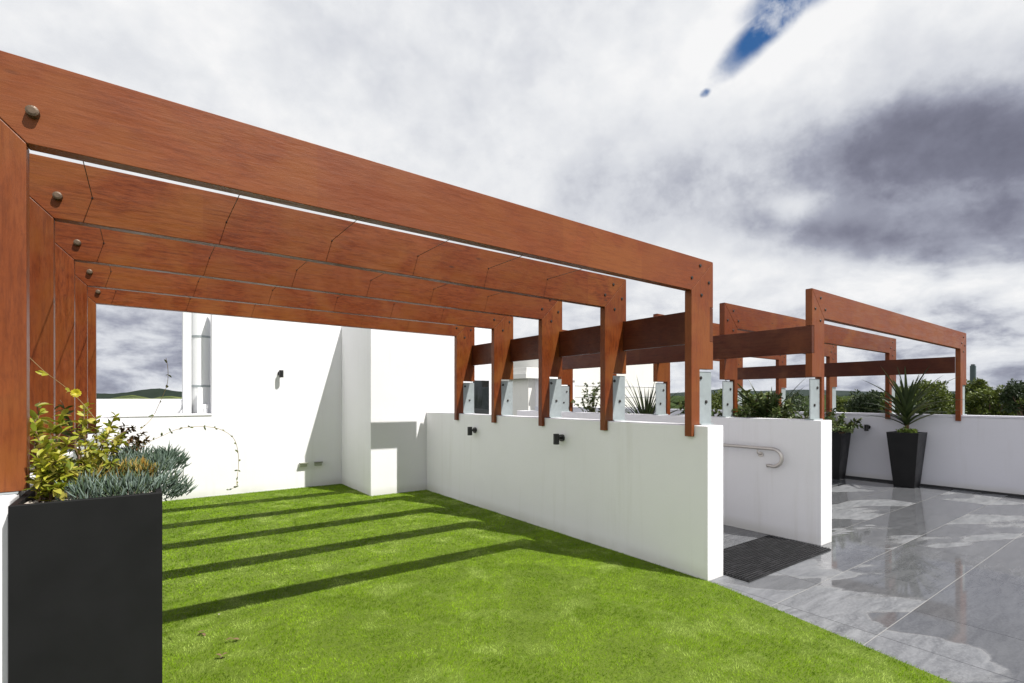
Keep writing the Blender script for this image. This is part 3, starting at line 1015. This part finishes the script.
cs = []
for (x, y, Y) in ((78, 482, 2.30), (92, 478, 2.33), (106, 480, 2.31), (120, 476, 2.33), (134, 476, 2.32), (146, 478, 2.33), (86, 486, 2.26), (112, 487, 2.27), (132, 486, 2.27)):
    cs.append((at(x, y + 4, Y) - Vector((0, 0, .02)), 0.042, 1.0))
fingers('blue_succulent', 'blue grey chalk stick succulent along the front rim of the trough planter', cs, CHALK, 0.030, 0.0026, 70, (-0.05, 2.3, 1.03))
cs = []
for (x, y, Y, r_) in ((160, 480, 2.36, .05), (170, 478, 2.40, .045), (180, 484, 2.40, .035), (166, 488, 2.36, .04), (158, 470, 2.5, .05), (165, 462, 2.6, .04)):
    cs.append((at(x, y, Y) - Vector((0, 0, .02)), r_, 1.0))
fingers('spilling_succulent', 'blue grey chalk stick succulent spilling over the right rim of the trough planter', cs, CHALK, 0.034, 0.0026, 75, (0.03, 2.4, 1.03), (0.45, 0, .6))
cs = []
for (x, y, Y) in ((120, 452, 2.85), (132, 452, 2.85), (144, 454, 2.8), (112, 458, 2.75), (136, 444, 3.0), (150, 448, 2.95), (126, 460, 2.7), (140, 462, 2.7)):
    cs.append((at(x, y + 5, Y) - Vector((0, 0, .03)), 0.055, 1.0))
fingers('teal_succulent', 'teal succulent mound behind the orange sedum in the trough planter', cs, CHALK, 0.034, 0.0030, 110, (-0.08, 2.85, 1.03))
cs = []
for (x, y, Y) in ((92, 472, 2.50), (104, 470, 2.52), (116, 468, 2.54), (128, 466, 2.54), (140, 466, 2.52), (146, 468, 2.50), (84, 476, 2.46)):
    cs.append((at(x, y + 5, Y) - Vector((0, 0, .002)), 0.034, 0.75))
fingers('orange_sedum', 'band of orange and yellow sedum between the two blue succulent mounds', cs, SEDUM, 0.024, 0.0030, 110, (-0.05, 2.52, 1.03))
cs = [(at(174, 458, 2.75) - Vector((0, 0, .02)), .045, 1.0), (at(168, 452, 2.8) - Vector((0, 0, .02)), .045, 1.0), (at(162, 458, 2.75) - Vector((0, 0, .02)), .045, 1)]
fingers('dark_succulent', 'small dark green succulent tuft above the spilling one on the right', cs, foliage('dark_fingers', [(0.05, .08, .05), (.10, .15, .11), (.16, .22, .17)], .1), 0.036, 0.0028, 130, (0.03, 2.78, 1.03), (0.3, 0, .7))


def vine(name, label, pxs, Y, lm, lk, r=0.0016, ll=0.018):
    pts = [at(a, b, Y + 0.03 * math.sin(i)) for i, (a, b) in enumerate(pxs)]
    loc = pts[0].copy()
    # smooth
    sm = []
    for i in range(len(pts) - 1):
        p0 = pts[max(i - 1, 0)]; p1 = pts[i]; p2 = pts[i + 1]; p3 = pts[min(i + 2, len(pts) - 1)]
        for k in range(6):
            t_ = k / 6
            sm.append(0.5 * ((2 * p1) + (p2 - p0) * t_ + (2 * p0 - 5 * p1 + 4 * p2 - p3) * t_ * t_ + (-p0 + 3 * p1 - 3 * p2 + p3) * t_ ** 3) - loc)
    sm.append(pts[-1] - loc)
    e = empty(name, label, 'vine', loc)
    MB().tube(sm, r * 0.75, 5).build('stem', simple('vine_stem', (0.30, 0.22, 0.10), .8), e)
    L = MB()
    for i in range(2, len(sm), lk):
        for s in (-1, 1):
            d = rv().normalized() + Vector((0.3 * s, 0, .2))
            L.leaf(sm[i], d, ll * rng.uniform(.5, 1.2), ll * .5, Vector((0, -1, .6)) + rv(.3), .4, 3)
    L.build('foliage', lm, e)
    return e


vine('trailing_vine', 'thin vine arching right from the trough planter and hanging before the end wall',
     [(150, 441), (162, 436), (175, 430), (190, 427), (210, 427), (224, 431), (234, 439), (238, 452), (238.5, 466), (237, 478), (236, 486), (229, 490)], 2.95, DARKLEAF, 4)
vine('upright_vine', 'thin vine rising from the trough planter against the sky and far hills',
     [(140, 430), (152, 418), (160, 402), (167, 385), (168, 370), (166, 358)], 2.95, DARKLEAF, 5)
vine('leaning_vine', 'thin yellow leafed vine stretched across the left pergola posts',
     [(100, 425), (84, 405), (70, 391), (56, 380), (44, 371), (28, 356)], 2.62, LIME, 10, 0.0014, 0.036)
bl = at(76, 393, 2.60)
fb = MB()
for i in range(14):
    a = i * 2.4
    fb.leaf((0, 0, 0), Vector((math.cos(a), -0.5, math.sin(a))), 0.018, 0.013, Vector((0, -1, 0.2)), 0.5, 3)
fo = fb.build('yellow_bloom', foliage('bloom', [(0.55, 0.5, 0.02), (0.7, 0.6, 0.04)], .3), smooth=True, loc=bl)
tag(fo, 'single round yellow bloom in front of the left pergola posts', 'flower')


# ------------------------------------------------------------------ terrace pots
def tapered_pot(loc, label, wt=0.42, wb=0.27, h=0.86, rot=0.0):
    e = empty('tapered_pot', label, 'pot', loc, 'tall tapered black pots')
    b = MB()
    def ring(w_, z):
        n0 = len(b.v)
        b.v += [(-w_, -w_, z), (w_, -w_, z), (w_, w_, z), (-w_, w_, z)]
        return n0
    r0 = ring(wb / 2, 0); r1 = ring(wt / 2, h); r2 = ring(wt / 2 - .03, h); r3 = ring(wt / 2 - .05, h - .06)
    for a, c_ in ((r0, r1), (r1, r2), (r2, r3)):
        for k in range(4):
            b.f.append((a + k, a + (k + 1) % 4, c_ + (k + 1) % 4, c_ + k))
    b.f.append((r0 + 3, r0 + 2, r0 + 1, r0))
    b.build('body', POT, e, 0.004)
    s_ = MB()
    s_.v += [(-wt / 2 + .04, -wt / 2 + .04, h - .045), (wt / 2 - .04, -wt / 2 + .04, h - .045), (wt / 2 - .04, wt / 2 - .04, h - .045), (-wt / 2 + .04, wt / 2 - .04, h - .045)]
    s_.f.append((0, 1, 2, 3))
    s_.build('soil', SOILM, e)
    e.rotation_euler.z = rot
    return e


def strap_plant(loc, label, n, ll, lw, trunk=0.12, extra=(), name='strap_leaf_plant', el=(0.1, 1.35)):
    e = empty(name, label, 'plant', loc)
    L = MB()
    if trunk > 0:
        MB().tube([(0, 0, -0.03), (0.01, 0, trunk * .5), (0, 0, trunk)], [.03, .028, .022], 8).build('stem', STEMM, e)
    for i in range(n):
        a = i * 2.39996 + rng.uniform(-.3, .3)
        u = i / n
        elev = el[0] + (el[1] - el[0]) * u
        d = Vector((math.cos(a) * math.cos(elev), math.sin(a) * math.cos(elev), math.sin(elev)))
        L.leaf((0, 0, trunk * (.3 + .7 * u)), d, ll * rng.uniform(.75, 1.12), lw, (0, 0, 1), rng.uniform(.35, 1.0) * (1.3 - u), 9, 'strap', .28)
    for d, l_, bd in extra:
        L.leaf((0, 0, trunk), d, l_, lw * 1.2, (0, 0, 1), bd, 10, 'strap', .28)
    L.build('foliage', STRAP, e, smooth=True)
    return e


def bushy(loc, label, rad, n, ll, lw, m, name='leafy_bush', squash=0.8, nst=14):
    tips_ = []
    for i in range(nst):
        d = rv().normalized()
        tips_.append(Vector(loc) + Vector((d.x * rad, d.y * rad, abs(d.z) * rad * squash + rad * .25)))
    return shrub(name, label, 'bush', stems_to(loc, tips_, .04), m, n, ll, lw, loc, 0.005)


P1c, P2c = (9.80, 2.87, 0), (9.80, 3.93, 0)
tapered_pot(P1c, 'tapered black pot with a spiky palm lily, right of the other pot')
strap_plant((9.80, 2.87, 0.83), 'dark spiky palm lily in the right tapered pot', 46, 0.74, 0.070, 0.36,
            [(Vector((-0.45, 0.75, 0.80)), 0.95, 1.2), (Vector((.1, -.6, .8)), .85, .5), (Vector((-.3, .6, .9)), .8, .5), (Vector((0.2, -0.85, 0.45)), 0.75, .5), (Vector((-.1, -.3, .95)), .8, .3), (Vector((-.2, .3, .95)), .82, .2)], name='palm_lily', el=(0.6, 1.45))
bushy((9.78, 2.85, 0.82), 'light green ground cover filling the rim of the right tapered pot', 0.17, 26, 0.035, 0.02,
      foliage('pale_cover', [(0.12, 0.2, 0.03), (0.22, 0.32, 0.07), (0.3, 0.4, 0.12)], .3), 'ground_cover_plant', 0.25, 22)
tapered_pot(P2c, 'tapered black pot half hidden behind the end of the handrail wall')
bushy((9.80, 3.90, 0.80), 'dense mixed green bush in the half hidden tapered pot', 0.42, 42, 0.075, 0.036, BUSH, nst=20)
bushy((9.62, 3.72, 0.80), 'pale variegated leaves at the front of the half hidden tapered pot', 0.16, 16, 0.07, 0.038,
      foliage('variegated', [(0.12, 0.2, 0.04), (0.4, 0.46, 0.25), (0.25, 0.34, 0.12)], .3), 'variegated_plant', 0.4, 9)

# planters on the terrace side of the stair wall
for (x, y, lb) in ((5.80, 3.00, 'nearest'), (5.80, 4.75, 'middle'), (5.80, 5.85, 'furthest')):
    tapered_pot((x, y, 0), {'nearest': 'black pot behind the handrail wall holding the big arching plant',
                            'middle': 'black pot behind the handrail wall holding the grassy spiky plant',
                            'furthest': 'black pot behind the handrail wall holding the thin upright bush'}[lb])
strap_plant((5.80, 3.00, 0.95), 'large arching agave like plant hanging over the handrail wall', 46, 0.62, 0.052, 0.16,
            [(Vector((-.6, .5, .9)), .75, .15), (Vector((-.75, -.35, .45)), .62, 1.9), (Vector((-.55, .35, .9)), .78, .2), (Vector((-.3, -.5, .4)), .6, 1.5), (Vector((-.35, .5, .75)), .62, .3)], name='arching_plant', el=(0.2, 1.1))
bushy((5.95, 3.35, 0.98), 'leafy green bush growing behind the arching plant', 0.50, 60, 0.08, 0.038, BUSH, nst=18)
bushy((5.75, 3.02, 1.0), 'dense green bush under the arching plant on the handrail wall', 0.44, 60, 0.075, 0.034, BUSH, nst=26)
bushy((6.1, 2.75, 0.95), 'low leafy bush right of the arching plant', 0.34, 50, 0.05, 0.026, BUSH, nst=14)
strap_plant((5.80, 4.75, 0.83), 'dark spiky grass plant seen between the near pergola posts', 90, 0.80, 0.034, 0.10, (), 'spiky_grass', (0.5, 1.4))
bushy((5.80, 5.85, 1.05), 'thin upright bush seen between the near pergola posts', 0.42, 34, 0.06, 0.03, BUSH, squash=1.3, nst=18)
bushy((5.75, 3.95, 1.0), 'small green bush beside the second post on the handrail wall', 0.40, 50, 0.07, 0.034, BUSH, nst=14)
tapered_pot((5.75, 3.95, 0), 'black pot behind the handrail wall holding the small green bush')

# ------------------------------------------------------------------ dry leaves on the turf
LEAFD = simple('dry_leaf', (0.16, 0.10, 0.05), .8, 0, .4, 40)
for (a, b, pale, lab) in ((217, 619, True, 'tiny pale dry leaf on the turf beside the trough planter'),
                          (222, 661, False, 'curled brown dry leaf on the near turf, largest of the litter'),
                          (232, 643, False, 'small brown dry leaf on the turf above the curled one'),
                          (205, 636, False, 'thin brown twig like leaf on the turf near the trough planter')):
    k = EYE / ((b - HY) / F_PX)
    t_ = (a - CX) / F_PX
    p = Vector(((math.sin(YAW) + math.cos(YAW) * t_) * k, (math.cos(YAW) - math.sin(YAW) * t_) * k, 0.021))
    m_ = MB()
    for q in range(3 if not pale else 1):
        m_.leaf(rv(.006) * (1, 1, .2)[0], Vector((rng.normal(), rng.normal(), .15)), .035 if not pale else .02, .016, (0, 0, 1), .8, 4)
    o = m_.build('dry_leaf', LEAFD if not pale else PEB, loc=p)
    tag(o, lab, 'leaf', 'dry leaves on the turf')


# ------------------------------------------------------------------ trees beyond the terrace
def tree(px, dist, top_py, rad, m, label, n=5200, ls=0.13, squash=0.75, conic=False):
    t_ = (px - CX) / F_PX
    d = Vector((math.sin(YAW) + math.cos(YAW) * t_, math.cos(YAW) - math.sin(YAW) * t_, 0))
    p = d * dist
    ztop = EYE + (HY - top_py) / F_PX * dist
    zc = ztop - rad * squash
    e = empty('tree', label, 'tree', (p.x, p.y, GZ), 'trees beyond the parapet')
    hh_ = zc - GZ
    T = MB()
    T.tube([(0, 0, 0), (.1, .05, hh_ * .4), (0, .1, hh_ * .8), (0, 0, hh_)], [.28, .22, .15, .08], 8)
    for i in range(9):
        a = i * 2.4
        r_ = rad * rng.uniform(.5, .85)
        T.tube([(0, .05, hh_ * .7), (math.cos(a) * r_ * .5, math.sin(a) * r_ * .5, hh_ * .9), (math.cos(a) * r_, math.sin(a) * r_, hh_ + rng.uniform(-.3, .6) * rad * squash)], [.1, .06, .02], 6)
    T.build('trunk', BARK, e)
    L = MB()
    cl = []
    for i in range(46):
        q = rv().normalized() * rng.uniform(.45, 1.0)
        z_ = q.z
        if conic:
            z_ = rng.uniform(-1, 1.15)
            s_ = max(.06, .55 - .42 * z_)
            q = Vector((q.x * s_, q.y * s_, z_))
        cl.append((Vector((q.x * rad, q.y * rad, q.z * rad * squash + hh_)), rad * rng.uniform(.14, .30)))
    for i in range(n):
        c, cr = cl[rng.integers(len(cl))]
        o_ = rv().normalized() * cr * rng.uniform(.5, 1.1)
        pz = c + o_
        L.leaf(pz, (o_.normalized() + rv(.6)), 1.55 * ls * rng.uniform(.6, 1.3), ls * .85, Vector((0, 0, 1)) + rv(.5), .3, 2)
    L.build('crown', m, e)
    return e


tree(928, 45, 384, 2.3, TREE1, 'olive green rounded tree behind the spiky palm lily', 5200, .17)
tree(907, 52, 389, 1.9, TREE1, 'smaller olive tree touching the rounded one on its left', 3600, .18)
tree(951, 55, 394, 1.6, TREE2, 'dark tree low behind the parapet, just left of the last pergola post', 3000, .18)
tree(990, 44, 388, 1.9, TREE1, 'bright olive tree just right of the last pergola post', 4600, .16)
tree(975, 48, 380, 1.2, TREE1, 'tall slim olive tree immediately beside the last pergola post', 3000, .16, 1.2)
tree(1003, 46, 397, 1.5, TREE1, 'low olive tree sloping down towards the blue mountains', 3000, .16)
tree(1030, 40, 379, 1.6, TREE2, 'dark tree at the right edge of the photo', 4200, .16, 1.0)
tree(1016, 50, 398, 1.6, TREE2, 'low dark tree under the mountains near the photo edge', 3000, .17)
tree(872, 60, 391, 2.3, TREE2, 'dark green tree above the parapet light', 4200, .2)
tree(884, 66, 394, 2.0, TREE1, 'green tree partly behind the second right post', 3200, .2)
tree(847, 70, 397, 2.2, TREE1, 'distant green tree above the half hidden pot', 3200, .22)
tree(722, 60, 391, 2.2, TREE1, 'green tree seen between the divider wall and handrail wall posts', 3400, .2)
tree(780, 62, 394, 3.6, TREE2, 'broad dark tree behind the arching plant', 4600, .22)
tree(750, 70, 397, 2.6, TREE1, 'pale green tree left of the broad dark one', 3400, .22)

# far suburb: a canopy mass and houses
HW, t = mat('far_canopy')
P = t.add('ShaderNodeNewGeometry').outputs['Position']
n = t.noise(P, 0.12, 6, 0.65)
t.l.new(t.mix(n, (0.015, 0.03, 0.012), (0.07, 0.09, 0.035)), t.b.inputs['Base Color'])
t.b.inputs['Specular IOR Level'].default_value = 0.0
t.b.inputs['Roughness'].default_value = 0.95
cm = MB()
for i in range(1500):
    a = rng.uniform(0.15, 1.75)          # bearing from +y towards +x
    dd = rng.uniform(95, 900) if i > 300 else rng.uniform(900, 2600)
    r_ = rng.uniform(4, 9) * (1 + dd / 1500)
    c = Vector((math.sin(a) * dd, math.cos(a) * dd, GZ + rng.uniform(-1, 2.5)))
    n0 = len(cm.v)
    S_ = 8
    for ring, (zz2, rr2) in enumerate(((0, 1), (.45, .95), (.8, .62))):
        for k in range(S_):
            an = k * 2 * math.pi / S_ + ring * .4
            j = rng.uniform(.75, 1.25)
            cm.v.append((c.x + math.cos(an) * r_ * rr2 * j, c.y + math.sin(an) * r_ * rr2 * j, c.z + r_ * .9 * zz2 * rng.uniform(.85, 1.15)))
    cm.v.append((c.x, c.y, c.z + r_ * .95))
    for ring in range(2):
        for k in range(S_):
            k2 = (k + 1) % S_
            cm.f.append((n0 + ring * S_ + k, n0 + ring * S_ + k2, n0 + (ring + 1) * S_ + k2, n0 + (ring + 1) * S_ + k))
    for k in range(S_):
        cm.f.append((n0 + 2 * S_ + k, n0 + 2 * S_ + (k + 1) % S_, n0 + 3 * S_))
tag(cm.build('far_wood', HW), 'mass of distant tree crowns beyond the parapet', 'woodland', kind='stuff')

ROOFM = simple('roof_sheet', (0.20, 0.19, 0.20), .6, 0, .2, .5)
HWALL = simple('house_wall', (0.62, 0.58, 0.52), .8, 0, .1, .5)
ROOFR = simple('roof_tile', (0.26, 0.12, 0.08), .8, 0, .2, .5)
hl = [(846, 130, 'pale house with a grey roof far off, left of the parapet light'),
      (856, 165, 'white house with a red roof far off above the parapet light'),
      (868, 210, 'small grey roofed house among the far trees'),
      (878, 150, 'pale far house just left of the second right post'),
      (1003, 240, 'red roofed house under the blue mountains'),
      (1013, 300, 'grey roofed house under the blue mountains at the right'),
      (700, 180, 'far pale house glimpsed between the bracket plates')]
for i, (px, dd, lab) in enumerate(hl):
    t_ = (px - CX) / F_PX
    p = Vector((math.sin(YAW) + math.cos(YAW) * t_, math.cos(YAW) - math.sin(YAW) * t_, 0)) * dd
    e = empty('house', lab, 'house', (p.x, p.y, GZ), 'far houses')
    w_, d_, h_ = 6 + i % 3, 5, 6.2 + (i % 2) * 1.0
    MB().box((-w_, -d_, 0), (w_, d_, h_)).build('wall', HWALL, e)
    rf = MB()
    rf.v += [(-w_ - .5, -d_ - .5, h_), (w_ + .5, -d_ - .5, h_), (w_ + .5, d_ + .5, h_), (-w_ - .5, d_ + .5, h_), (-w_ * .6, 0, h_ + 2.4), (w_ * .6, 0, h_ + 2.4)]
    rf.f += [(0, 1, 5, 4), (1, 2, 5), (2, 3, 4, 5), (3, 0, 4), (3, 2, 1, 0)]
    rf.build('roof', ROOFR if i in (1, 4) else ROOFM, e)
    for k in range(3):
        MB().box((-w_ - .05, -3.5 + k * 2.8, h_ * .45), (-w_ - .01, -2.2 + k * 2.8, h_ * .75)).build('window', GLASSD, e)
    e.rotation_euler.z = i * .7

# slim tower beside the last post
t_ = (973 - CX) / F_PX
p = Vector((math.sin(YAW) + math.cos(YAW) * t_, math.cos(YAW) - math.sin(YAW) * t_, 0)) * 420
e = empty('tower_block', 'slim dark tower block rising beside the last pergola post', 'tower', (p.x, p.y, GZ))
MB().box((-1.8, -1.6, 0), (1.8, 1.6, 37)).build('shaft', simple('tower_cladding', (0.035, 0.06, 0.065), .5), e)
MB().box((-1.3, -1.1, 37), (1.3, 1.1, 38.2)).build('plant_room', simple('tower_top', (0.05, 0.07, 0.075), .5), e)


# hills
def ridge(name, pts, dist, depth, m, base=GZ):
    """a hill range whose skyline passes through measured heights, as real terrain with a back slope"""
    b = MB()
    xs = np.linspace(pts[0][0], pts[-1][0], 120)
    ysk = np.interp(xs, [q[0] for q in pts], [q[1] for q in pts])
    rows = 14
    for r_ in range(rows):
        u = r_ / (rows - 1)
        for i, x in enumerate(xs):
            t_ = (x - CX) / F_PX
            d = Vector((math.sin(YAW) + math.cos(YAW) * t_, math.cos(YAW) - math.sin(YAW) * t_, 0))
            dd = dist + (u - .5) * 2 * depth
            hgt = (HY - ysk[i]) / F_PX * dist + EYE - base
            prof = math.cos((u - .5) * math.pi) ** 1.3
            nz = noise.noise(Vector((x * .09, u * 5, dist))) * .18 * hgt * (1 - prof) + noise.noise(Vector((x * .9, u * 3, 2))) * .035 * hgt
            p = d * dd
            b.v.append((p.x, p.y, base + max(0, hgt * prof + nz) - .5))
    n_ = len(xs)
    for r_ in range(rows - 1):
        for i in range(n_ - 1):
            a = r_ * n_ + i
            b.f.append((a, a + 1, a + n_ + 1, a + n_))
    return tag(b.build(name, m, smooth=True), kind='structure')


HILLM, t = mat('wooded_hill')
P = t.add('ShaderNodeNewGeometry').outputs['Position']
n = t.noise(P, 0.02, 8, 0.7)
t.l.new(t.mix(n, (0.010, 0.017, 0.014), (0.028, 0.038, 0.024)), t.b.inputs['Base Color'])
t.b.inputs['Specular IOR Level'].default_value = 0.0
t.b.inputs['Roughness'].default_value = 1
HILLG, t = mat('grassy_hill')
P = t.add('ShaderNodeNewGeometry').outputs['Position']
n = t.noise(P, 0.012, 8, 0.7)
t.l.new(t.mix(t.mapr(n, .4, .62), (0.16, 0.19, 0.06), (0.04, 0.055, 0.025)), t.b.inputs['Base Color'])
t.b.inputs['Specular IOR Level'].default_value = 0.0
t.b.inputs['Roughness'].default_value = 1
ridge('hills', [(-80, 393), (60, 394), (97, 393.2), (115, 393.6), (128, 392), (140, 390), (152, 388.6), (162, 388.4), (172, 390.5), (184, 392), (240, 394), (420, 396)], 2600, 500, HILLM)
ridge('hills', [(60, 399), (108, 398.8), (122, 396), (132, 394.8), (142, 396.4), (152, 398.4), (160, 396.5), (172, 396), (186, 397.5), (240, 399)], 1500, 260, HILLG)
ridge('hills', [(600, 397), (690, 392), (720, 389), (760, 391), (800, 389.5), (840, 390.5), (880, 392), (930, 391), (985, 391), (1003, 388.6), (1020, 389.6), (1060, 386), (1200, 391), (1500, 396)], 9000, 1600, HILLM)
ridge('hills', [(680, 399), (800, 396), (860, 394), (900, 395), (1000, 393), (1100, 394), (1400, 398)], 4200, 700, HILLM)

# the air between here and the ranges
HAZE = bpy.data.materials.new('haze')
HAZE.use_nodes = True
hn = HAZE.node_tree
hn.nodes.remove(hn.nodes['Principled BSDF'])
pv = hn.nodes.new('ShaderNodeVolumePrincipled')
pv.inputs['Color'].default_value = (0.80, 0.88, 1.0, 1)
pv.inputs['Density'].default_value = 0.000008
hn.links.new(pv.outputs[0], hn.nodes['Material Output'].inputs['Volume'])
hz = MB().box((-13900, -13900, GZ - 1), (13900, 13900, 420)).build('haze', HAZE)
tag(hz, 'thin blue grey air over the distant hills', 'haze', kind='stuff')
